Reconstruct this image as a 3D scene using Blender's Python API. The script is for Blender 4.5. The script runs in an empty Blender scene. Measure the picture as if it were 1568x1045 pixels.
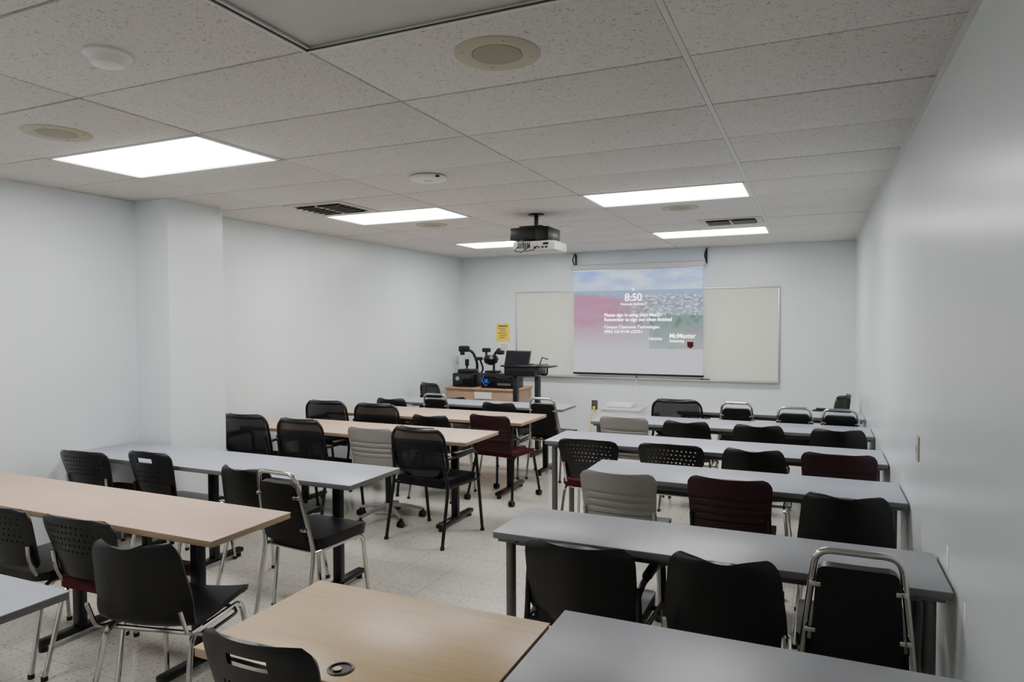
import bpy, bmesh, math, random
from mathutils import Vector, Matrix
random.seed(7)
HZ=1.68
# ---------------------------------------------------------------- materials
def nt(name):
    m=bpy.data.materials.new(name); m.use_nodes=True
    t=m.node_tree; b=t.nodes['Principled BSDF']
    return m,t,b
def mat(name,col,rough=.5,metal=0,noise=0,nscale=20,bump=0,bscale=200,spec=None,coat=0):
    m,t,b=nt(name)
    b.inputs['Base Color'].default_value=(*col,1); b.inputs['Roughness'].default_value=rough; b.inputs['Metallic'].default_value=metal
    if spec is not None: b.inputs['Specular IOR Level'].default_value=spec
    if coat: b.inputs['Coat Weight'].default_value=coat
    tc=t.nodes.new('ShaderNodeTexCoord')
    n=t.nodes.new('ShaderNodeTexNoise'); n.inputs['Scale'].default_value=nscale; n.inputs['Detail'].default_value=4
    t.links.new(tc.outputs['Object'],n.inputs['Vector'])
    r=t.nodes.new('ShaderNodeValToRGB'); k=max(noise,.02)
    r.color_ramp.elements[0].position=.3; r.color_ramp.elements[1].position=.7
    r.color_ramp.elements[0].color=(*[c*(1-k) for c in col],1); r.color_ramp.elements[1].color=(*[min(1,c*(1+k)) for c in col],1)
    t.links.new(n.outputs['Fac'],r.inputs['Fac']); t.links.new(r.outputs['Color'],b.inputs['Base Color'])
    if bump:
        n2=t.nodes.new('ShaderNodeTexNoise'); n2.inputs['Scale'].default_value=bscale
        t.links.new(tc.outputs['Object'],n2.inputs['Vector'])
        bp=t.nodes.new('ShaderNodeBump'); bp.inputs['Strength'].default_value=bump; bp.inputs['Distance'].default_value=.002
        t.links.new(n2.outputs['Fac'],bp.inputs['Height']); t.links.new(bp.outputs['Normal'],b.inputs['Normal'])
    return m
def emit(name,col,s):
    m=bpy.data.materials.new(name); m.use_nodes=True; t=m.node_tree; t.nodes.clear()
    e=t.nodes.new('ShaderNodeEmission'); o=t.nodes.new('ShaderNodeOutputMaterial')
    e.inputs[0].default_value=(*col,1); e.inputs[1].default_value=s; t.links.new(e.outputs[0],o.inputs[0]); return m

M={}
M['wall']=mat('wall_paint',(.68,.73,.745),.30,noise=.03,nscale=1.3,bump=.25,bscale=60)
M['tbar']=mat('ceiling_bar',(.62,.61,.58),.45)
M['tbard']=mat('groove_shade_bar',(.16,.15,.14),.6)  # grid bars darkened: groove shadow between tiles put into their colour
M['ceilback']=mat('ceiling_plenum',(.35,.34,.32),.8)
M['lens']=emit('lit_panel',(1,.985,.965),21)
M['frame']=mat('fixture_frame',(.72,.71,.69),.4)
M['alu']=mat('aluminium',(.55,.55,.54),.35,metal=.8)
M['cream']=mat('speaker_cream',(.46,.44,.33),.6)
M['creamd']=mat('speaker_grille',(.33,.32,.25),.7,noise=.2,nscale=300)
M['white']=mat('white_plastic',(.75,.75,.73),.4)
M['greyw']=mat('grey_white_plastic',(.55,.56,.56),.45)
M['vent']=mat('vent_metal',(.48,.46,.40),.5)
M['ventd']=mat('vent_dark',(.05,.05,.045),.8)
M['black']=mat('black_plastic',(.0045,.0045,.005),.36,bump=.1,bscale=300,spec=.38)
M['blackpad']=mat('black_vinyl',(.0045,.0045,.005),.40,bump=.3,bscale=150,spec=.36)
M['blackmet']=mat('black_metal',(.006,.006,.007),.35,spec=.4)
M['fabric']=mat('black_fabric',(.006,.006,.007),.9,bump=.5,bscale=500,spec=.2)
M['chrome']=mat('chrome',(.58,.56,.53),.14,metal=1)
M['maroon']=mat('maroon_plastic',(.030,.007,.010),.48,spec=.35)
M['maroonf']=mat('maroon_fabric',(.06,.007,.012),.85,bump=.4,bscale=400,spec=.2)
M['grey']=mat('grey_plastic',(.255,.24,.225),.5)
M['silver']=mat('silver_paint',(.38,.38,.38),.35,metal=.5)
M['legg']=mat('leg_grey',(.13,.13,.13),.4,metal=.3)
M['tgrey']=mat('laminate_grey',(.34,.365,.43),.36,noise=.06,nscale=350)
M['tgrey2']=mat('laminate_grey_warm',(.265,.27,.295),.36,noise=.06,nscale=350)
M['edgeg']=mat('edge_grey',(.15,.145,.14),.45)
M['rubber']=mat('rubber_black',(.01,.01,.01),.7)
M['board']=mat('whiteboard_face',(.66,.67,.59),.14)
M['tray']=mat('tray_metal',(.5,.5,.48),.35,metal=.6)
M['yellow']=mat('yellow_paper',(.85,.62,.03),.8)
M['paper']=mat('white_paper',(.75,.75,.73),.8)
M['ink']=mat('ink',(.08,.08,.08),.8)
M['cabw']=mat('cabinet_wood',(.36,.235,.15),.5,noise=.1,nscale=8)
M['blue']=mat('blue_cable',(.02,.10,.45),.5)
M['glass']=mat('lens_glass',(.01,.01,.015),.05)
M['base']=mat('baseboard_vinyl',(.10,.10,.10),.6)
M['palepatch']=mat('pale_wall_spot',(.80,.79,.74),.7)
def wood(name,c1,c2,rough=.38):
    m,t,b=nt(name)
    tc=t.nodes.new('ShaderNodeTexCoord'); mp=t.nodes.new('ShaderNodeMapping'); mp.inputs['Scale'].default_value=(1.2,22,22)
    n=t.nodes.new('ShaderNodeTexNoise'); n.inputs['Scale'].default_value=2.2; n.inputs['Detail'].default_value=8; n.inputs['Distortion'].default_value=.6
    r=t.nodes.new('ShaderNodeValToRGB'); r.color_ramp.elements[0].position=.32; r.color_ramp.elements[1].position=.68
    r.color_ramp.elements[0].color=(*c1,1); r.color_ramp.elements[1].color=(*c2,1)
    t.links.new(tc.outputs['Object'],mp.inputs[0]); t.links.new(mp.outputs[0],n.inputs['Vector']); t.links.new(n.outputs['Fac'],r.inputs[0]); t.links.new(r.outputs[0],b.inputs['Base Color'])
    b.inputs['Roughness'].default_value=rough; return m
M['maple']=wood('maple_laminate',(.60,.42,.22),(.68,.49,.27),.34)
M['beech']=wood('beech_laminate',(.53,.36,.26),(.58,.405,.295),.42)
M['edgew']=mat('wood_edge',(.36,.25,.165),.45)
def meshmat():
    m,t,b=nt('chair_mesh')
    b.inputs['Base Color'].default_value=(.007,.007,.008,1); b.inputs['Roughness'].default_value=.7; b.inputs['Specular IOR Level'].default_value=.25
    tr=t.nodes.new('ShaderNodeBsdfTransparent'); mx=t.nodes.new('ShaderNodeMixShader')
    tc=t.nodes.new('ShaderNodeTexCoord'); w=t.nodes.new('ShaderNodeTexWave'); w.inputs['Scale'].default_value=60; w.bands_direction='X'
    w2=t.nodes.new('ShaderNodeTexWave'); w2.inputs['Scale'].default_value=60; w2.bands_direction='Z'
    mu=t.nodes.new('ShaderNodeMath'); mu.operation='MAXIMUM'
    mr=t.nodes.new('ShaderNodeMapRange'); mr.inputs[1].default_value=.3; mr.inputs[2].default_value=.9; mr.inputs[3].default_value=.45; mr.inputs[4].default_value=.97
    t.links.new(tc.outputs['Object'],w.inputs[0]); t.links.new(tc.outputs['Object'],w2.inputs[0])
    t.links.new(w.outputs['Fac'],mu.inputs[0]); t.links.new(w2.outputs['Fac'],mu.inputs[1]); t.links.new(mu.outputs[0],mr.inputs[0])
    t.links.new(mr.outputs[0],mx.inputs[0]); t.links.new(tr.outputs[0],mx.inputs[1]); t.links.new(b.outputs[0],mx.inputs[2])
    t.links.new(mx.outputs[0],t.nodes['Material Output'].inputs['Surface']); return m
M['mesh']=meshmat()
def ceilmat():
    m,t,b=nt('acoustic_tile')
    tc=t.nodes.new('ShaderNodeTexCoord'); n=t.nodes.new('ShaderNodeTexNoise'); n.inputs['Scale'].default_value=85; n.inputs['Detail'].default_value=2.0; n.inputs['Distortion'].default_value=1.6
    r=t.nodes.new('ShaderNodeValToRGB'); e=r.color_ramp.elements; e[0].position=.335; e[0].color=(.36,.34,.315,1); e[1].position=.41; e[1].color=(.67,.645,.61,1)
    t.links.new(tc.outputs['Object'],n.inputs['Vector']); t.links.new(n.outputs['Fac'],r.inputs[0]); t.links.new(r.outputs[0],b.inputs['Base Color'])
    bp=t.nodes.new('ShaderNodeBump'); bp.inputs['Strength'].default_value=.5; bp.inputs['Distance'].default_value=.002
    t.links.new(r.outputs[0],bp.inputs['Height']); t.links.new(bp.outputs[0],b.inputs['Normal']); b.inputs['Roughness'].default_value=.9
    return m
M['tile']=ceilmat()
def lensoff():
    m,t,b=nt('prismatic_lens')
    b.inputs['Base Color'].default_value=(.48,.48,.45,1); b.inputs['Roughness'].default_value=.35
    tc=t.nodes.new('ShaderNodeTexCoord'); v=t.nodes.new('ShaderNodeTexVoronoi'); v.inputs['Scale'].default_value=110; v.inputs['Randomness'].default_value=0
    bp=t.nodes.new('ShaderNodeBump'); bp.inputs['Strength'].default_value=.6; bp.inputs['Distance'].default_value=.004
    t.links.new(tc.outputs['Object'],v.inputs['Vector']); t.links.new(v.outputs['Distance'],bp.inputs['Height']); t.links.new(bp.outputs[0],b.inputs['Normal'])
    return m
M['lensoff']=lensoff()
def floormat():
    m,t,b=nt('vinyl_floor')
    tc=t.nodes.new('ShaderNodeTexCoord')
    br=t.nodes.new('ShaderNodeTexBrick'); br.offset=0; br.inputs['Scale'].default_value=1; br.inputs['Brick Width'].default_value=.3048; br.inputs['Row Height'].default_value=.3048
    br.inputs['Mortar Size'].default_value=.0016; br.inputs['Color1'].default_value=(.56,.53,.47,1); br.inputs['Color2'].default_value=(.60,.57,.51,1); br.inputs['Mortar'].default_value=(.32,.30,.26,1)
    n=t.nodes.new('ShaderNodeTexNoise'); n.inputs['Scale'].default_value=60; n.inputs['Detail'].default_value=3
    r=t.nodes.new('ShaderNodeValToRGB'); e=r.color_ramp.elements; e[0].position=.34; e[0].color=(.58,.55,.50,1); e[1].position=.43; e[1].color=(1,1,1,1)
    n3=t.nodes.new('ShaderNodeTexNoise'); n3.inputs['Scale'].default_value=2; 
    r3=t.nodes.new('ShaderNodeMapRange'); r3.inputs[3].default_value=.10; r3.inputs[4].default_value=.22
    mx=t.nodes.new('ShaderNodeMix'); mx.data_type='RGBA'; mx.blend_type='MULTIPLY'; mx.inputs[0].default_value=1
    for x in (br,n,n3): t.links.new(tc.outputs['Object'],x.inputs['Vector'])
    t.links.new(n.outputs['Fac'],r.inputs[0]); t.links.new(br.outputs['Color'],mx.inputs[6]); t.links.new(r.outputs[0],mx.inputs[7])
    t.links.new(mx.outputs[2],b.inputs['Base Color']); t.links.new(n3.outputs['Fac'],r3.inputs[0]); t.links.new(r3.outputs[0],b.inputs['Roughness'])
    return m
M['floor']=floormat()

# ---------------------------------------------------------------- mesh builder
class MB:
    def __init__(s): s.v=[]; s.f=[]; s.m=[]; s.s=[]; s.mats=[]
    def mi(s,k):
        if k not in s.mats: s.mats.append(k)
        return s.mats.index(k)
    def add(s,vs,fs,k,smooth=True,mx=None):
        o=len(s.v); i=s.mi(k)
        for p in vs:
            p=Vector(p)
            if mx is not None: p=mx@p
            s.v.append(tuple(p))
        for f in fs: s.f.append(tuple(o+a for a in f)); s.m.append(i); s.s.append(smooth)
    def box(s,c,d,k,bev=.004,mx=None,seg=2):
        bm=bmesh.new(); bmesh.ops.create_cube(bm,size=1)
        for v in bm.verts: v.co=Vector((v.co.x*d[0]+c[0],v.co.y*d[1]+c[1],v.co.z*d[2]+c[2])) if mx is None else Vector((v.co.x*d[0],v.co.y*d[1],v.co.z*d[2]))
        b=min(bev,min(d)*.45)
        if b>0: bmesh.ops.bevel(bm,geom=bm.edges[:],offset=b,segments=seg,affect='EDGES',profile=.5)
        bm.verts.index_update()
        vs=[v.co.copy() for v in bm.verts]; fs=[[v.index for v in f.verts] for f in bm.faces]; bm.free()
        if mx is not None: mx=Matrix.Translation(c)@mx
        s.add(vs,fs,k,bev>.012,mx)
    def cyl(s,p0,p1,r,k,seg=16,r2=None):
        s.tube([p0,p1],r,k,seg,r2=r2)
    def tube(s,pts,r,k,seg=8,closed=False,r2=None):
        pts=[Vector(p) for p in pts]; n=len(pts)
        t0=(pts[1]-pts[0]).normalized(); up=Vector((0,0,1)) if abs(t0.z)<.9 else Vector((1,0,0))
        a=t0.cross(up).normalized()
        vs=[]; fs=[]
        for i in range(n):
            if closed: t=(pts[(i+1)%n]-pts[i-1]).normalized()
            elif i==0: t=(pts[1]-pts[0]).normalized()
            elif i==n-1: t=(pts[-1]-pts[-2]).normalized()
            else: t=((pts[i+1]-pts[i]).normalized()+(pts[i]-pts[i-1]).normalized()).normalized()
            a=(a-t*a.dot(t)).normalized(); b=t.cross(a)
            rr=r if r2 is None else r+(r2-r)*i/(n-1)
            for j in range(seg):
                an=2*math.pi*j/seg; vs.append(pts[i]+(a*math.cos(an)+b*math.sin(an))*rr)
        for i in range(n if closed else n-1):
            for j in range(seg):
                i2=(i+1)%n
                fs.append((i*seg+j,i*seg+(j+1)%seg,i2*seg+(j+1)%seg,i2*seg+j))
        s.add(vs,fs,k,True)
        if not closed:
            s.add(vs[:seg],[tuple(range(seg))[::-1]],k,False); s.add(vs[-seg:],[tuple(range(seg))],k,False)
    def sheet(s,fn,nu,nv,th,k,hole=None):
        P=[[Vector(fn(i/nu,j/nv)) for i in range(nu+1)] for j in range(nv+1)]
        N=[[None]*(nu+1) for _ in range(nv+1)]
        for j in range(nv+1):
            for i in range(nu+1):
                du=P[j][min(i+1,nu)]-P[j][max(i-1,0)]; dv=P[min(j+1,nv)][i]-P[max(j-1,0)][i]
                c=du.cross(dv); N[j][i]=c.normalized() if c.length>1e-9 else Vector((0,0,1))
        W=nu+1; A=[P[j][i]+N[j][i]*th/2 for j in range(nv+1) for i in range(W)]; B=[P[j][i]-N[j][i]*th/2 for j in range(nv+1) for i in range(W)]
        o=len(A); fs=[]; keep=lambda i,j: 0<=i<nu and 0<=j<nv and not(hole and hole(i,j))
        for j in range(nv):
            for i in range(nu):
                if not keep(i,j): continue
                a,b,c,d=j*W+i,j*W+i+1,(j+1)*W+i+1,(j+1)*W+i
                fs.append((a,b,c,d)); fs.append((o+d,o+c,o+b,o+a))
                for (ni,nj,p,q) in ((i,j-1,a,b),(i+1,j,b,c),(i,j+1,c,d),(i-1,j,d,a)):
                    if not keep(ni,nj): fs.append((q,p,o+p,o+q))
        s.add(A+B,fs,k,True)
    def lathe(s,c,prof,k,seg=32,smooth=True):
        vs=[];fs=[]
        for r,z in prof:
            for j in range(seg):
                an=2*math.pi*j/seg; vs.append((c[0]+r*math.cos(an),c[1]+r*math.sin(an),c[2]+z))
        for i in range(len(prof)-1):
            for j in range(seg):
                fs.append((i*seg+j,i*seg+(j+1)%seg,(i+1)*seg+(j+1)%seg,(i+1)*seg+j))
        fs.append(tuple(range(seg))); fs.append(tuple((len(prof)-1)*seg+j for j in range(seg)))
        s.add(vs,fs,k,smooth)
    def data(s,name):
        me=bpy.data.meshes.new(name); me.from_pydata(s.v,[],s.f); 
        for k in s.mats: me.materials.append(M[k])
        me.polygons.foreach_set('material_index',s.m); me.polygons.foreach_set('use_smooth',s.s); me.update()
        bm=bmesh.new(); bm.from_mesh(me); bmesh.ops.recalc_face_normals(bm,faces=bm.faces); bm.to_mesh(me); bm.free()
        try: me.set_sharp_from_angle(angle=math.radians(42))
        except Exception: pass
        return me
def put(name,me,loc=(0,0,0),rz=0,parent=None):
    o=bpy.data.objects.new(name,me); o.location=loc; o.rotation_euler=(0,0,rz); bpy.context.collection.objects.link(o)
    if parent: o.parent=parent
    return o
def fillet(pts,r,n=5):
    pts=[Vector(p) for p in pts]; out=[pts[0]]
    for i in range(1,len(pts)-1):
        a,b,c=pts[i-1],pts[i],pts[i+1]; d1=(a-b); d2=(c-b); rr=min(r,d1.length*.48,d2.length*.48)
        p=b+d1.normalized()*rr; q=b+d2.normalized()*rr
        for k in range(n+1):
            t=k/n; out.append(p*(1-t)**2+b*2*t*(1-t)+q*t*t)
    out.append(pts[-1]); return out
def mir(pts): return [(-p[0],p[1],p[2]) for p in pts]
def lerpc(cs,t):
    n=len(cs)-1; x=min(max(t,0),1)*n; i=min(int(x),n-1); f=x-i
    g=lambda j: cs[min(max(j,0),n)]
    out=[]
    for a,b,c,d in zip(g(i-1),g(i),g(i+1),g(i+2)):
        out.append(.5*((2*b)+(-a+c)*f+(2*a-5*b+4*c-d)*f*f+(-a+3*b-3*c+d)*f**3))
    return out
def rw(h,H,W,Rt,Rb):
    w=W
    if Rt and h>H-Rt: d=min(h-(H-Rt),Rt); w=W-Rt+math.sqrt(max(Rt*Rt-d*d,0))
    if Rb and h<Rb: d=min(Rb-h,Rb); w=min(w,W-Rb+math.sqrt(max(Rb*Rb-d*d,0)))
    return max(w,.004)

# ---------------------------------------------------------------- chairs (origin on floor, facing +Y)
def cushion(b,z,k,W=.225,y0=-.20,y1=.235,th=.05,drop=.02):
    D=y1-y0
    def fn(u,v):
        h=(.5-.5*math.cos(math.pi*v))*D; w=rw(h,D,W,.07,.06); x=(u*2-1)*w
        return (x,y0+h,z-th/2-drop*max(0,(h/D-.75)/.25)**2)
    b.sheet(fn,8,14,th,k)
def caster(b,x,y):
    b.cyl((x,y,.035),(x,y,.07),.012,'black',8)
    for dx in (-.014,.014): b.cyl((x+dx-.009,y-.01,.026),(x+dx+.009,y-.01,.026),.026,'black',12)
def legs4(b,k,r=.011,ztop=.43,fx=.235,fy=.235,by=-.255,seatx=.205,casters=False):
    zf=.055 if casters else .008
    pts=fillet([(fx,fy,zf),(seatx,fy-.05,ztop),(seatx,by+.09,ztop),(fx,by,zf)],.05)
    for P in (pts,mir(pts)):
        b.tube(P,r,k,8)
        for q in (P[0],P[-1]):
            if casters: caster(b,q[0],q[1])
            else: b.cyl((q[0],q[1],0),(q[0],q[1],.02),.015,'rubber',8)
    b.tube([(-seatx,fy-.09,ztop-.012),(seatx,fy-.09,ztop-.012)],r*.9,k,8)
    b.tube([(-seatx,by+.13,ztop-.012),(seatx,by+.13,ztop-.012)],r*.9,k,8)
def chair_shell(seat='blackpad',leg='chrome'):
    b=MB()
    prof=[(.235,.415),(.215,.450),(.10,.452),(-.05,.440),(-.16,.448),(-.215,.50),(-.245,.60),(-.268,.70),(-.29,.80)]
    wid=[.185,.21,.218,.216,.214,.220,.214,.202,.196]
    def fn(u,v0):
        v=v0 if v0<.8 else .8+.2*math.sin((v0-.8)/.2*math.pi/2)
        y,z=lerpc(prof,v); w,=lerpc([(a,) for a in wid],v)
        if v>.90: d=(v-.90)/.10; w*= .76+.24*math.sqrt(max(0,1-d*d))
        if v<.06: d=(.06-v)/.06; w*= .85+.15*math.sqrt(max(0,1-d*d))
        s=u*2-1; x=s*w; bk=min(1,max(0,(v-.45)/.25))
        return (x,y+.06*bk*s*s,z+.018*(1-bk)*s*s)
    b.sheet(fn,14,40,.022,seat)
    legs4(b,leg,.0115,.415,seatx=.195,fx=.23)
    for sx in (-1,1):
        b.tube(fillet([(sx*.195,.12,.415),(sx*.232,.10,.40),(sx*.232,-.12,.40),(sx*.195,-.15,.415)],.03),.008,leg,6)
        b.tube(fillet([(sx*.195,-.10,.42),(sx*.21,-.205,.43),(sx*.212,-.25,.55)],.04),.009,leg,6)
    return b.data('stacking_chair')
def chair_chrome():
    b=MB()
    right=[(.195,-.275,.008),(.182,-.20,.43),(.165,-.235,.60),(.134,-.29,.868)]
    loop=right+mir(right)[::-1]
    b.tube(fillet(loop,.055,6),.0125,'chrome',10)
    fr=fillet([(.195,.235,.008),(.182,.20,.425),(.182,-.20,.425)],.06)
    for P in (fr,mir(fr)): b.tube(P,.0125,'chrome',10)
    for p in ((.195,.235),(-.195,.235),(.195,-.275),(-.195,-.275)): b.cyl((p[0],p[1],0),(p[0],p[1],.02),.017,'rubber',8)
    b.tube([(-.182,.14,.41),(.182,.14,.41)],.01,'chrome'); b.tube([(-.182,-.15,.41),(.182,-.15,.41)],.01,'chrome')
    cushion(b,.495,'blackpad',W=.20,y0=-.185,y1=.245,th=.06)
    H=.335
    def fn(u,v):
        h=(.5-.5*math.cos(math.pi*v))*H; w=rw(h,H,.150-.022*h/H,.03,.03); x=(u*2-1)*w
        return (x,-.222-.058*h/H+.012*(x/.18)**2,.48+h)
    b.sheet(fn,8,14,.035,'blackpad')
    for sx in (-1,1):
        for z,y in ((.56,-.235),(.74,-.268)):
            b.box((sx*(.152 if z<.6 else .136),y-.014,z),(.038,.012,.018),'chrome',.003)
    return b.data('chrome_frame_chair')
def chair_perf(seat='maroonf',slot=False):
    b=MB(); H=.335 if slot else .30; nu,nv=46,30; k=.87 if slot else 1
    def fn(u,v):
        h=v*H; w=rw(h,H,(.195+.035*min(1,h/H*1.3))*k,.045,.03); s=u*2-1; x=s*w
        return (x,-.225-.075*h/H+.05*s*s,.51+h-.015*s*s)
    def hole(i,j):
        if slot:
            return (abs(i-nu/2+.5)<8.5 and 23<=j<=25) or (j in(11,14,17) and i%3==1 and 8<i<nu-8)
        return 13<=j<=25 and j%3==1 and i%3==(0 if (j//3)%2 else 1) and 4<i<nu-5
    b.sheet(fn,nu,nv,.012,'black',hole)
    for sx in (-1,1):
        b.tube(fillet([(sx*.17*k,.0,.425),(sx*.185*k,-.17,.43),(sx*.185*k,-.222,.53),(sx*.19*k,-.23,.62)],.05),.011,'chrome' if not slot else 'blackmet',8)
    if slot: cushion(b,.465,'black',W=.21,th=.02,drop=.03)
    else: cushion(b,.475,seat,th=.04)
    legs4(b,'chrome',.0115,.42)
    return b.data('perforated_back_chair')
def chair_rib(col='grey',seat=None,cast=True,leg='silver',star=False):
    b=MB(); H=.345
    nv=48
    def fn(u,v):
        h=v*H; w=rw(h,H,.205+.02*h/H,.05,.035); s=u*2-1; x=s*w
        rib=.007*(1 if (14<=round(v*nv)<=34 and (round(v*nv)//3)%2==0 and abs(s)<.86) else 0)
        return (x,-.225-.07*h/H+.035*s*s+rib,.47+h)
    b.sheet(fn,24,nv,.014,col)
    cushion(b,.465,seat or col,th=.03,drop=.03)
    if star:
        b.cyl((0,0,.10),(0,0,.40),.026,'blackmet',14); b.cyl((0,0,.06),(0,0,.14),.04,'silver',14)
        b.box((0,0,.415),(.26,.26,.03),'blackmet',.008)
        for q in range(5):
            an=math.radians(90+72*q+18); x,y=.29*math.cos(an),.29*math.sin(an)
            b.tube(fillet([(0,0,.12),(x*.5,y*.5,.105),(x,y,.07)],.05),.020,'silver',8,r2=.013); caster(b,x,y)
    else: legs4(b,leg,.0125,.43,casters=cast,fx=.245,fy=.24,by=-.26)
    for sx in (-1,1):
        b.tube(fillet([(sx*.2,.0,.43),(sx*.205,-.19,.44),(sx*.205,-.232,.60)],.05),.012,leg,8)
        if star: b.tube([(0,0,.425),(sx*.2,.0,.43)],.012,leg,8)
    return b.data('ribbed_plastic_chair')
def chair_mesh():
    b=MB(); H=.385; z0=.49
    def fn(u,v):
        h=v*H; w=rw(h,H,.232+.018*math.sin(math.pi*min(1,h/H)),.085,.11); s=u*2-1; x=s*w
        return (x,-.205-.09*h/H-.02*math.sin(math.pi*h/H)+.05*s*s,z0+h)
    b.sheet(lambda u,v: fn(.03+.94*u,.03+.94*v),16,18,.004,'mesh')
    out=[fn(0,j/20) for j in range(21)]+[fn(i/12,1) for i in range(1,12)]+[fn(1,1-j/20) for j in range(21)]+[fn(1-i/12,0) for i in range(1,12)]
    b.tube(out,.013,'black',8,closed=True)
    b.tube([fn(i/12,.97) for i in range(13)],.018,'black',8)
    b.sheet(lambda u,v: fn(.12+.76*u,.04+.13*v),10,6,.02,'black')
    cushion(b,.485,'fabric',W=.235,y0=-.21,y1=.245,th=.06)
    for sx in (-1,1):
        b.tube(fillet([(sx*.265,-.30,.008),(sx*.258,-.21,.44),(sx*.238,-.225,.56),(sx*.232,-.25,.70)],.06),.013,'blackmet',8)
        b.tube(fillet([(sx*.265,.25,.008),(sx*.265,.19,.45),(sx*.265,.16,.665),(sx*.255,-.215,.655)],.05),.013,'blackmet',8)
        b.tube([(sx*.255,-.205,.435),(sx*.265,.195,.435)],.012,'blackmet',8)
        b.box((sx*.265,-.01,.682),(.045,.25,.024),'black',.011)
        for y in (-.30,.25): b.cyl((sx*.265,y,0),(sx*.265,y,.02),.017,'rubber',8)
    b.tube([(-.26,.15,.43),(.26,.15,.43)],.012,'blackmet',8); b.tube([(-.255,-.19,.43),(.255,-.19,.43)],.012,'blackmet',8)
    return b.data('mesh_back_armchair')
def chair_armpad():
    b=MB(); H=.34
    def fn(u,v):
        h=v*H; w=rw(h,H,.228,.05,.09); s=u*2-1; x=s*w
        return (x,-.215-.07*h/H+.06*s*s,.45+h-.015*s*s)
    b.sheet(fn,18,20,.028,'blackpad')
    cushion(b,.475,'blackpad',W=.225,th=.06)
    for sx in (-1,1):
        b.tube(fillet([(sx*.25,-.29,.008),(sx*.240,-.19,.44),(sx*.232,-.19,.62)],.06),.013,'blackmet',8)
        b.tube(fillet([(sx*.255,.25,.008),(sx*.258,.17,.63),(sx*.245,-.16,.635),(sx*.23,-.19,.58)],.06),.013,'blackmet',8)
        b.box((sx*.252,.0,.65),(.042,.25,.025),'black',.011)
        b.tube([(sx*.240,-.19,.43),(sx*.255,.2,.43)],.011,'blackmet',8)
        for y in (-.29,.25): b.cyl((sx*.253,y,0),(sx*.253,y,.02),.016,'rubber',8)
    b.tube([(-.24,.13,.42),(.24,.13,.42)],.011,'blackmet',8); b.tube([(-.235,-.19,.43),(.235,-.19,.43)],.011,'blackmet',8)
    return b.data('padded_armchair')
CH={'A':('stacking_chair',chair_shell()),'B':('chrome_frame_chair',chair_chrome()),'C':('perforated_back_chair',chair_perf()),'CS':('perforated_back_chair',chair_perf('black',True)),
'CB':('perforated_back_chair',chair_perf('black')),
'D':('ribbed_plastic_chair',chair_rib('grey',None,True)),'DS':('ribbed_plastic_chair',chair_rib('grey',None,star=True)),'DM':('ribbed_plastic_chair',chair_rib('maroon','maroonf',True,'blackmet')),
'E':('mesh_back_armchair',chair_mesh()),'F':('padded_armchair',chair_armpad())}
BK={'A':.29,'B':.29,'C':.28,'CS':.28,'CB':.28,'D':.29,'DS':.29,'DM':.29,'E':.30,'F':.28}
def chair(t,bx,by,deg=0):
    a=math.radians(deg); k=BK[t]
    x=bx-math.sin(a)*k; y=by+math.cos(a)*k
    put(CH[t][0],CH[t][1],(x,y,0),a)
for t,x,y,d in [
 ('CB',-3.61,1.96,0),('C',-3.06,1.98,2),('A',-2.46,1.80,13),
 ('C',-4.60,3.05,3),('CS',-3.99,3.08,0),('A',-3.14,3.04,0),('B',-2.66,2.84,-4),
 ('E',-4.54,4.42,4),('E',-3.90,4.38,-3),('DS',-3.31,4.57,0),('E',-2.75,4.36,-6),
 ('E',-4.55,5.52,2),('E',-3.92,5.50,3),('A',-3.28,5.45,0),('DM',-2.74,5.62,-8),
 ('A',-4.42,6.50,0),('B',-3.87,6.60,0),('A',-3.10,6.58,0),('B',-2.60,6.64,-4),
 ('E',-4.62,7.65,-30),
 ('F',-.86,2.54,0),('A',-.30,2.54,2),('B',.145,2.63,0),
 ('D',-1.02,3.75,0),('DM',-.42,3.84,0),('A',.15,3.70,0),
 ('C',-1.53,4.80,0),('CB',-.93,4.84,0),('A',-.37,4.80,0),('DM',.15,4.82,0),
 ('D',-1.56,5.96,0),('A',-1.01,5.94,0),('A',-.42,5.94,0),('A',.18,5.94,0),
 ('E',-1.27,6.93,0),('B',-.69,6.98,0),('B',-.16,6.78,0),('B',.22,6.78,0),
 ('E',.34,8.0,72),('CS',-1.365,1.345,0)]:
    chair(t,x,y,d)

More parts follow.
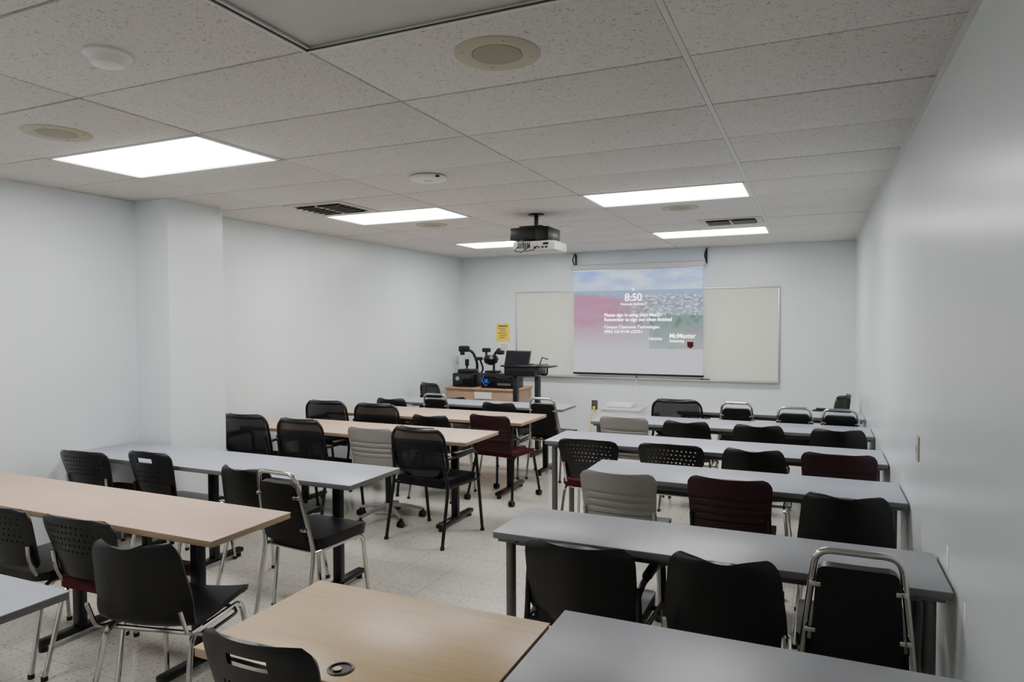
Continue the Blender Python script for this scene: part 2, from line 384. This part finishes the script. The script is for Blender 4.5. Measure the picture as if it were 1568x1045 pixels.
# ---------------------------------------------------------------- tables
def table(name,x0,x1,y0,y1,top,edge,style,legsx=None,grom=None):
    b=MB(); z=.74; th=.032; cx,cy=(x0+x1)/2,(y0+y1)/2; L=x1-x0; D=y1-y0
    b.box((0,0,z-th/2),(L-.003,D-.003,th-.003),edge,.004)
    b.box((0,0,z-.0025),(L,D,.005),top,.0018)
    if style=='T':
        for lx in legsx:
            x=lx-cx
            b.box((x,0,.375),(.06,.045,.69),'blackmet',.006)
            b.box((x,0,.70),(.075,D*.75,.02),'blackmet',.004)
            b.box((x,0,.045),(.06,D*.92,.035),'blackmet',.012)
            for sy in (-1,1): b.cyl((x,sy*D*.40,0),(x,sy*D*.40,.03),.02,'rubber',10)
        b.box((0,.0,.672),(L*.7,.03,.05),'blackmet',.004)
    else:
        for sx in (-1,1):
            for sy in (-1,1):
                px,py=sx*(L/2-.065),sy*(D/2-.06)
                b.cyl((px,py,.02),(px,py,.705),.023,'legg',14); b.cyl((px,py,0),(px,py,.03),.026,'rubber',12)
                b.box((px,py,.70),(.09,.09,.012),'legg',.003)
        b.box((0,D/2-.06,.685),(L-.17,.02,.04),'legg',.003); b.box((0,-D/2+.06,.69),(L-.17,.02,.03),'legg',.003)
    if grom:
        gx,gy=grom[0]-cx,grom[1]-cy
        b.lathe((gx,gy,z),[(.036,.0005),(.036,.003),(.030,.004),(.028,.001)],'black',24)
        b.lathe((gx-.006,gy-.006,z),[(.012,.004),(.012,.0046)],'maple',16)
    return put(name,b.data(name),(cx,cy,0))
table('training_table',-.735,.445,1.46,2.075,'tgrey2','edgeg','4')
table('wooden_desk',-1.64,-.745,1.41,1.965,'maple','edgew','T',[-1.05],grom=(-1.165,1.475))
for a in [(-1.31,.445,2.73,3.17),(-1.31,.445,3.98,4.46),(-1.94,.445,5.0,5.53),(-1.92,.445,6.15,6.68),(-1.31,.445,7.19,7.66)]:
    table('training_table',*a,'tgrey' if a[2]>3 else 'tgrey2','edgeg','4')
table('training_table',-4.6,-2.385,1.0,1.54,'tgrey','edgeg','T',[-2.75,-3.6])
table('wooden_training_table',-4.78,-2.36,2.13,2.62,'beech','edgew','T',[-2.72,-3.60,-4.45])
table('training_table',-4.92,-2.43,3.18,3.70,'tgrey','edgeg','T',[-2.72,-3.78,-4.45])
table('wooden_training_table',-4.79,-2.46,4.66,5.27,'beech','edgew','T',[-2.72,-4.3])
table('wooden_training_table',-4.70,-2.46,5.76,6.41,'beech','edgew','T',[-2.72,-4.3])
table('training_table',-4.68,-2.44,6.82,7.28,'tgrey','edgeg','T',[-2.72,-4.3])

# ---------------------------------------------------------------- room shell
XL,XR,YB,YF,HC=-4.93,.456,9.233,-1.3,2.641
def slab(name,lo,hi,k):
    b=MB(); c=[(a+d)/2 for a,d in zip(lo,hi)]; d=[q-p for p,q in zip(lo,hi)]
    b.box((0,0,0),d,k,0); return put(name,b.data(name),c)
slab('floor',(XL-.1,YF-.1,-.1),(XR+.1,YB+.1,0),'floor')
slab('wall_left',(XL-.1,YF-.1,0),(XL,YB+.1,HC+.1),'wall')
slab('wall_right',(XR,YF-.1,0),(XR+.1,YB+.1,HC+.1),'wall')
slab('wall_back',(XL,YB,0),(XR,YB+.1,HC+.1),'wall')
slab('wall_front',(XL,YF-.1,0),(XR,YF,HC+.1),'wall')
slab('wall_column',(XL,3.755,0),(-4.56,4.29,HC),'wall')
slab('baseboard_left',(XL,YF,0),(XL+.006,3.755,.1),'base')
slab('baseboard_right',(XR-.006,YF,0),(XR,YB,.1),'base')
slab('baseboard_back',(XL,YB-.006,0),(XR,YB,.1),'base')
b=MB(); T=.6096; gx0,gy0=-.4326,1.9424
b.box(((XL+XR)/2,(YB+YF)/2,HC+.08),(XR-XL+.2,YB-YF+.2,.05),'ceilback',0)
xs=[XR,gx0,gx0-2*T,gx0-4*T,gx0-6*T,XL]
y=gy0-6*T
while y<YF: y+=T
ys=[YF]+[y+T*i for i in range(40) if y+T*i<YB-.03]+[YB]
def jidx(yv): return round((yv-gy0)/T)
lit={(3,1),(3,5),(1,5),(1,9),(3,9),(3,-3)}; off={(1,-1)}
for i in range(len(xs)-1):
    x1,x0=xs[i],xs[i+1]
    for k in range(len(ys)-1):
        y0,y1=ys[k],ys[k+1]; jj=jidx(y1)-1
        if (i,jj) in lit or (i,jj) in off: continue
        xa=x0+(.012 if i==0 else .005); xb=x1-(.012 if i==1 else .005)
        dz=random.uniform(-.0015,.002)
        b.box(((xa+xb)/2,(y0+y1)/2,HC+.010+dz),(xb-xa,y1-y0-.012,.022),'tile',.003)
b.box((xs[1],(YB+YF)/2,HC+.002),(.022,YB-YF,.006),'tbar',.001)
for x in xs[2:-1]: b.box((x,(YB+YF)/2,HC+.012),(.024,YB-YF,.004),'tbard',0)
for yv in ys[1:-1]: b.box(((XL+XR)/2,yv,HC+.012),(XR-XL,.024,.004),'tbard',0)
for x in (XL+.011,XR-.011): b.box((x,(YB+YF)/2,HC-.003),(.022,YB-YF,.006),'tbar',0)
b.box(((XL+XR)/2,YB-.011,HC-.003),(XR-XL,.022,.006),'tbar',0)
put('ceiling',b.data('ceiling'))
def panel(i,j,on):
    b=MB(); x1=gx0-2*T*(i-1); x0=x1-2*T; y0=gy0+T*j; y1=y0+T
    w,d=x1-x0,y1-y0; f=.032
    cx,cy=(x0+x1)/2,(y0+y1)/2
    if on: b.box((0,0,.006),(w-2*f,d-2*f*.6,.004),'lens',0)
    else: b.box((0,0,.006),(w-2*f,d-2*f*.6,.004),'lensoff',0)
    k='frame' if on else 'alu'
    for s in (-1,1):
        b.box((s*(w/2-f/2-.002),0,.0),(f,d-.006,.014),k,.003)
        b.box((0,s*(d/2-f*.3-.002),.0),(w-.006,f*.6,.014),k,.003)
        if not on:
            b.box((s*(w/2-.010),0,-.008),(.010,d-.012,.010),'frame',.002); b.box((0,s*(d/2-.008),-.008),(w-.012,.010,.010),'frame',.002)
            b.box((s*(w/2-.020),0,-.0075),(.006,d-.03,.004),'ventd',0); b.box((0,s*(d/2-.017),-.0075),(w-.03,.006,.004),'ventd',0)
    put('ceiling_light_panel',b.data('ceiling_light_panel'),(cx,cy,HC))
for a in sorted(lit): panel(*a,True)
for a in off: panel(*a,False)
for x,y in ((-1.045,2.24),(-3.49,2.24),(-1.05,5.92),(-3.48,5.90)):
    b=MB(); b.lathe((0,0,0),[(.156,0),(.156,-.004),(.150,-.008),(.092,-.006),(.088,-.001)],'cream',40)
    b.lathe((0,0,0),[(.088,-.001),(.088,-.006),(.05,-.010),(.0015,-.011)],'creamd',32)
    for a in range(4):
        an=a*math.pi/2+.6; b.lathe((.125*math.cos(an),.125*math.sin(an),-.008),[(.006,.001),(.005,-.002)],'vent',8)
    put('ceiling_speaker',b.data('ceiling_speaker'),(x,y,HC))
for x,y in ((-2.30,1.66),(-2.31,6.62)):
    b=MB(); b.lathe((0,0,0),[(.078,0),(.078,-.012),(.065,-.018),(.058,-.03),(.050,-.045),(.03,-.05),(.002,-.051)],'white',28)
    put('smoke_detector',b.data('smoke_detector'),(x,y,HC))
b=MB(); b.lathe((0,0,-.03),[(.118,.026),(.122,.015),(.112,.003),(.09,0),(.002,-.001)],'white',32); b.lathe((0,0,-.032),[(.03,.002),(.03,0)],'greyw',20)
b.box((.09,-.06,-.018),(.05,.02,.012),'black',.002)
put('wireless_access_point',b.data('wireless_access_point'),(-2.34,3.93,HC))
def diffuser(name,cx,cy,w,d):
    b=MB(); b.box((0,0,-.003),(w,d,.008),'vent',.002)
    b.box((0,0,-.0072),(w-.12,d-.14,.001),'ventd',0)
    b.box((0,0,-.012),(.02,d-.14,.012),'vent',.001)
    tl=Matrix.Rotation(math.radians(25),4,'X')
    n=6
    for q in range(n):
        yy=-(d-.16)/2+(q+.5)*(d-.16)/n
        for sx in (-1,1):
            b.box((sx*(w-.12)/4,yy,-.013),((w-.14)/2-.012,.046,.002),'greyw' if sx>0 else 'vent',0,mx=tl)
    put(name,b.data(name),(cx,cy,HC))
diffuser('air_diffuser',-3.73,4.685,.58,.57)
diffuser('air_diffuser',-.74,6.92,.58,.44)

# ---------------------------------------------------------------- projector
root=bpy.data.objects.new('ceiling_projector',None); bpy.context.collection.objects.link(root); root.location=(-2.29,5.72,0)
b=MB()
b.cyl((0,0,2.50),(0,0,HC),.02,'blackmet',14); b.lathe((0,0,HC),[(.07,0),(.07,-.012),(.03,-.02)],'blackmet',20)
b.box((-.01,0,2.455),(.37,.30,.11),'black',.012); b.box((-.02,.0,2.515),(.22,.18,.03),'blackmet',.004)
b.box((0.12,-.16,2.44),(.12,.02,.10),'black',.004)
for sx in (-1,1):
    for sy in (-1,1): b.cyl((sx*.13,sy*.1,2.38),(sx*.13,sy*.1,2.42),.008,'blackmet',8)
put('mount',b.data('mount'),parent=root)
b=MB(); b.box((.045,-.02,2.340),(.40,.32,.085),'greyw',.018)
for q in range(7): b.box((-.10+q*.018,-.181,2.345),(.008,.004,.05),'ventd',0)
for q,c in enumerate(('black','legg','black','black')): b.box((.06+q*.035,-.181,2.325),(.022,.004,.016),c,0)
b.box((.16,-.181,2.355),(.05,.004,.02),'black',0)
b.lathe((.12,.141,2.34),[(.05,.0),(.05,.01)],'black',20)
put('body',b.data('body'),parent=root)
b=MB(); b.tube([(-.10,-.18,2.34),(-.12,-.22,2.30),(-.05,-.23,2.28),(0,-.2,2.32),(.0,-.1,2.45)],.004,'black',6)
b.tube([(.08,-.18,2.34),(.06,-.21,2.30),(-.02,-.22,2.29),(-.06,-.18,2.40)],.004,'black',6)
put('cables',b.data('cables'),parent=root)

# ---------------------------------------------------------------- whiteboard
b=MB(); x0,x1,z0,z1=-4.009,-.404,HZ-.778,HZ+.42; cy=YB
b.box(((x0+x1)/2,YB-.010,(z0+z1)/2),(x1-x0-.02,.018,z1-z0-.02),'board',0)
for z in (z0,z1): b.box(((x0+x1)/2,YB-.013,z),(x1-x0+.02,.025,.022),'tray',.003)
for x in (x0,x1): b.box((x,YB-.013,(z0+z1)/2),(.022,.025,z1-z0),'tray',.003)
b.box(((x0+x1)/2,YB-.045,z0-.01),(x1-x0,.065,.014),'tray',.004)
b.box((x1-.9,YB-.05,z0+.005),(.12,.04,.02),'ink',.003); b.box((x0+.35,YB-.05,z0+.005),(.12,.04,.02),'black',.003)
put('whiteboard',b.data('whiteboard'))

# ---------------------------------------------------------------- projection screen
root=bpy.data.objects.new('projection_screen',None); bpy.context.collection.objects.link(root)
YS=YB-.10; sx0,sx1,sz0,sz1=-3.09,-1.325,HZ-.715,HZ+.695
b=MB(); b.box(((sx0+sx1)/2,YS,HZ+.745),(sx1-sx0+.07,.06,.075),'greyw',.02,seg=4)
b.box(((sx0+sx1)/2,YS-.004,HZ+.702),(sx1-sx0+.01,.004,.02),'tray',0)
put('case',b.data('case'),parent=root)
b=MB(); b.box(((sx0+sx1)/2,YS,sz0-.014),(sx1-sx0+.03,.022,.026),'black',.008)
b.cyl((-2.2,YS,sz0-.07),(-2.2,YS,sz0-.03),.006,'black',8)
put('bottom_bar',b.data('bottom_bar'),parent=root)
b=MB()
for x in (sx0+.0,sx1+.03):
    b.box((x,YB-.01,HZ+.84),(.022,.02,.18),'blackmet',.003)
    b.tube(fillet([(x,YB-.01,HZ+.94),(x+.02,YS-.03,HZ+.93),(x-.01,YS-.03,HZ+.85),(x+.01,YS,HZ+.77)],.03),.009,'blackmet',8)
put('brackets',b.data('brackets'),parent=root)
b=MB(); b.tube([(-2.2,YS,sz0-.07),(-2.215,YS-.01,sz0-.2),(-2.19,YS-.02,sz0-.30),(-2.26,YS-.03,sz0-.34),(-2.32,YS-.05,.62)],.005,'white',6)
put('pull_cord',b.data('pull_cord'),parent=root)
from mathutils import noise as NZ
def mix(a,b,t): t=max(0,min(1,t)); return [p*(1-t)+q*t for p,q in zip(a,b)]
def img(u,v):
    n=NZ.fractal(Vector((u*5,v*12,1)),1,2,4); n2=NZ.fractal(Vector((u*30,v*60,3)),1,2,3); n3=NZ.fractal(Vector((u*14,v*14,7)),1,2,4)
    sky=mix([.42,.55,.85],[.18,.34,.85],(v-.80)/.2); sky=mix(sky,[.66,.75,.92],.5+n*.9)
    if v>.80: c=sky
    else:
        land=mix([.10,.19,.20],[.30,.38,.50],.5+n3*.8)
        land=mix([.24,.38,.68],land,(.80-v)/.08)
        if u>.45 and v>.56 and v<.76: land=mix(land,[.70,.76,.86],n2*2.2)
        if u>.6 and v<.56: land=mix(land,[.05,.16,.07],.5+n3)
        mar=mix([.42,.11,.24],[.46,.20,.34],.5+n*.5)
        k=max(0,min(1,(.66-u)/.35))*max(0,min(1,(.80-.10*u-v)/.05))*.92
        c=mix(land,mar,k)
        if u>.80 and .22<v<.45: c=mix(c,[.30,.07,.10],max(0,n3+.2))
    c=mix(c,[.52,.53,.58],(.50-v)/.26*(.9 if not(u>.6 and v>.22) else .42))  # lower picture greyed: wash from the bright room painted into its colours
    if v<.24: c=mix(c,[.52,.53,.57],(.30-v)/.06)
    return c
nu,nv=180,140; me=bpy.data.meshes.new('image_surface')
vs=[(sx0+(sx1-sx0)*i/nu,YS-.004,sz0+(sz1-sz0)*j/nv) for j in range(nv+1) for i in range(nu+1)]
fs=[(j*(nu+1)+i,j*(nu+1)+i+1,(j+1)*(nu+1)+i+1,(j+1)*(nu+1)+i) for j in range(nv) for i in range(nu)]
me.from_pydata(vs,[],fs); ca=me.color_attributes.new('Col','FLOAT_COLOR','POINT')
flat=[]
for j in range(nv+1):
    for i in range(nu+1): flat+=img(i/nu,j/nv)+[1]
ca.data.foreach_set('color',flat)
m,t,bs=nt('projected_picture'); at=t.nodes.new('ShaderNodeAttribute'); at.attribute_name='Col'
bs.inputs['Base Color'].default_value=(.08,.08,.08,1); bs.inputs['Roughness'].default_value=.9; bs.inputs['Specular IOR Level'].default_value=.1
t.links.new(at.outputs['Color'],bs.inputs['Emission Color']); bs.inputs['Emission Strength'].default_value=1.15
me.materials.append(m); put('image_surface',me,parent=root)
tm=emit('projected_text',(1,1,1),3.5)
def text(s,u,v,size,al='LEFT',off=.0015):
    cu=bpy.data.curves.new('caption','FONT'); cu.body=s; cu.size=size; cu.align_x=al; cu.extrude=.0008; cu.offset=off; cu.materials.append(tm)
    o=bpy.data.objects.new('caption',cu); o.rotation_euler=(math.pi/2,0,0); o.location=(sx0+(sx1-sx0)*u,YS-.008,sz0+(sz1-sz0)*v); bpy.context.collection.objects.link(o); o.parent=root
text('8:50',.48,.70,.14,'CENTER'); text('Wednesday, September 6',.48,.66,.034,'CENTER',.0003); text('o',.48,.80,.05,'CENTER')
text('Please sign in using your MacID',.25,.55,.062,off=.0008); text('Remember to sign out when finished',.25,.505,.062,off=.0008)
text('Campus Classroom Technologies',.25,.435,.056,off=.0002); text('(905) 525-9140 x22761',.25,.39,.056,off=.0002)
text('McMaster',.755,.345,.085,off=.0006); text('University',.755,.305,.048,off=.0003); text('Libraries',.60,.325,.05,off=.0003)
b=MB(); b.add([(.0,0,.0),(.04,0,.03),(.04,0,.09),(-.04,0,.09),(-.04,0,.03)],[(0,1,2,3,4)],'maroonf',False)
put('crest',b.data('crest'),(sx0+(sx1-sx0)*.91,YS-.008,sz0+(sz1-sz0)*.245),parent=root)

# ---------------------------------------------------------------- lectern area
b=MB(); b.box((0,0,.40),(1.07,.55,.66),'cabw',.004); b.box((0,0,.745),(1.11,.58,.03),'cabw',.005); b.box((0,0,.04),(1.0,.5,.08),'black',0)
for x in (-.27,.27): b.box((x,-.28,.40),(.51,.012,.60),'cabw',.003)
b.box((.05,-.290,.66),(.26,.012,.09),'paper',0)
for x in (-.05,.05): b.box((x,-.292,.45),(.012,.012,.10),'alu',.003)
put('av_cabinet',b.data('av_cabinet'),(-4.205,8.68,0))
zc=.76
b=MB(); b.box((0,0,.10),(.34,.30,.19),'black',.02); b.box((0,-.153,.11),(.28,.006,.12),'glass',.002)
b.box((0,.02,.22),(.24,.20,.05),'blackmet',.01); b.cyl((-.08,-.16,.12),(-.08,-.152,.12),.03,'silver',14)
put('amplifier',b.data('amplifier'),(-4.50,8.60,zc))
b=MB(); b.box((0,0,.105),(.50,.32,.20),'black',.008); b.box((0,-.162,.15),(.44,.006,.02),'glass',0); b.box((-.17,-.164,.10),(.05,.006,.05),'blue',0)
b.box((.1,-.163,.06),(.2,.004,.03),'legg',0)
b.tube([(-.20,-.17,.19),(-.22,-.19,.10),(-.16,-.19,.03),(-.10,-.19,.10)],.006,'blue',6)
put('equipment_box',b.data('equipment_box'),(-3.96,8.60,zc))
b=MB(); b.box((0,0,.02),(.26,.20,.04),'black',.01)
b.tube(fillet([(0.02,.05,.03),(.06,.06,.30),(.0,.02,.48),(-.10,-.02,.52)],.08),.020,'blackmet',10)
b.box((-.12,-.02,.52),(.16,.08,.09),'black',.02); b.cyl((-.15,-.02,.43),(-.15,-.02,.49),.035,'black',14)
b.tube(fillet([(0.06,.05,.10),(.16,.05,.22),(.13,.0,.36)],.05),.014,'blackmet',8); b.box((.11,-.01,.38),(.12,.05,.05),'black',.01)
b.tube(fillet([(-.06,.05,.04),(-.12,.05,.20),(-.08,.0,.30)],.05),.014,'blackmet',8); b.box((-.08,-.01,.32),(.05,.05,.10),'black',.01)
put('document_camera',b.data('document_camera'),(-4.56,8.86,zc+.001))
b=MB()
b.box((0,0,.012),(.18,.18,.024),'black',.01)
b.tube(fillet([(0,.03,.02),(.0,.03,.24),(.10,.0,.34),(.14,-.02,.28)],.05),.018,'blackmet',8)
b.tube(fillet([(0,.03,.14),(-.12,.02,.20),(-.10,.0,.30)],.05),.016,'blackmet',8)
b.box((.13,-.02,.28),(.10,.07,.06),'black',.012); b.lathe((-.03,0,.16),[(.03,-.06),(.09,-.03),(.11,.03),(.08,.08)],'black',20)
b.box((-.10,0,.31),(.12,.06,.06),'black',.012)
put('desk_lamp',b.data('desk_lamp'),(-4.13,8.66,zc+.206))
b=MB(); vs=[(-.08,-.05,0),(.08,-.05,0),(.0,-.02,.24),(-.08,.05,0),(.08,.05,0),(.0,.02,.24)]
b.add(vs,[(0,1,2),(5,4,3),(0,3,4,1),(1,4,5,2),(2,5,3,0)],'maple',False)
put('wooden_wedge_stand',b.data('wooden_wedge_stand'),(-3.83,8.56,zc+.206))
b=MB()
for x in (-.13,.17): b.box((x,0,.52),(.05,.10,.92),'blackmet',.006); b.box((x,0,.025),(.07,.50,.045),'blackmet',.01)
b.box((0,0,.30),(.30,.03,.2),'blackmet',.004)
b.box((0,0,1.055),(.42,.40,.12),'black',.012); b.box((0,-.02,1.12),(.48,.44,.02),'black',.005)
tl=Matrix.Rotation(math.radians(-22),4,'X')
b.box((-.06,-.10,1.215),(.34,.018,.20),'black',.005,mx=tl); b.box((-.06,-.117,1.215),(.31,.004,.17),'glass',0,mx=tl)
b.box((-.06,-.05,1.136),(.32,.2,.012),'blackmet',.003)
b.tube(fillet([(.20,.05,1.0),(.28,.05,1.0),(.30,0,1.10)],.04),.012,'blackmet',8); b.box((.30,-.05,1.115),(.22,.26,.018),'black',.005)
b.tube([(.16,.1,1.13),(.20,.08,1.22),(.30,.02,1.20)],.008,'blackmet',6)
put('lectern',b.data('lectern'),(-3.36,8.0,0))
b=MB(); b.box((0,0,.25),(.50,.38,.50),'white',.006); b.box((0,0,.515),(.54,.42,.03),'greyw',.006); b.box((-.03,0,.560),(.34,.24,.055),'white',.012)
b.box((0,-.20,.38),(.44,.006,.015),'legg',0)
put('storage_box',b.data('storage_box'),(-2.32,8.90,0))
def plate(name,x,z,k='white'):
    b=MB(); b.box((x,YB-.005,z),(.085,.008,.13),k,.003)
    for dz in (-.028,.028): b.box((x,YB-.010,z+dz),(.035,.004,.03),'ink',.001)
    put(name,b.data(name))
plate('wall_outlet',-2.82,.50,'ventd')
b=MB(); b.tube(fillet([(-2.82,YB-.03,.46),(-2.82,YB-.06,.40),(-2.88,YB-.05,.25),(-2.85,YB-.05,.02)],.03),.007,'yellow',6); b.box((-2.82,YB-.03,.462),(.035,.03,.035),'yellow',.005)
put('extension_cord',b.data('extension_cord'))
b=MB(); b.box((XR-.004,3.72,1.07),(.008,.075,.12),'cream',.003); b.box((XR-.010,3.72,1.07),(.006,.012,.03),'white',.001)
put('light_switch',b.data('light_switch'))
b=MB(); b.box((XL+.004,9.10,1.10),(.008,.075,.12),'cream',.003); b.box((XL+.010,9.10,1.10),(.006,.012,.03),'white',.001)
put('light_switch',b.data('light_switch'))
b=MB(); b.box((-4.235,YB-.003,HZ-.165),(.215,.003,.26),'yellow',0)
for q in range(6): b.box((-4.235-.01*(q%2),YB-.005,HZ-.07-q*.034),(.15-.03*(q%3),.001,.010 if q else .02),'ink',0)
put('yellow_notice',b.data('yellow_notice'))
b=MB(); b.box((-4.22,YB-.003,HZ-.40),(.17,.003,.17),'paper',0)
for q in range(4): b.box((-4.22,YB-.005,HZ-.35-q*.03),(.12,.001,.006),'ink',0)
put('paper_notice',b.data('paper_notice'))
# small pale patches on the right wall around table height
for yy,zz,h in ((2.92,.80,.09),(2.60,.72,.07),(4.3,.80,.06)):
    b=MB(); b.box((0,0,0),(.0015,.035,h),'palepatch',.0006); put('pale_wall_patch',b.data('pale_wall_patch'),(XR-.0008,yy,zz))

# ---------------------------------------------------------------- camera
yaw,pit,rol=.4169,.0288,.0046
c,s=math.cos(yaw),math.sin(yaw); R=Vector((c,s,0)); F0=Vector((-s,c,0)); U0=Vector((0,0,1))
F=F0*math.cos(pit)-U0*math.sin(pit); U=U0*math.cos(pit)+F0*math.sin(pit)
R2=R*math.cos(rol)-U*math.sin(rol); U2=U*math.cos(rol)+R*math.sin(rol)
mx=Matrix((R2,U2,-F)).transposed().to_4x4(); mx.translation=Vector((0,0,HZ))
cam=bpy.data.cameras.new('camera'); cam.lens=36*1045/1568; cam.sensor_width=36; cam.clip_start=.05
co=bpy.data.objects.new('camera',cam); co.matrix_world=mx; bpy.context.collection.objects.link(co); bpy.context.scene.camera=co
w=bpy.data.worlds.new('world'); w.use_nodes=True; w.node_tree.nodes['Background'].inputs[0].default_value=(.5,.5,.5,1); w.node_tree.nodes['Background'].inputs[1].default_value=.05
bpy.context.scene.world=w
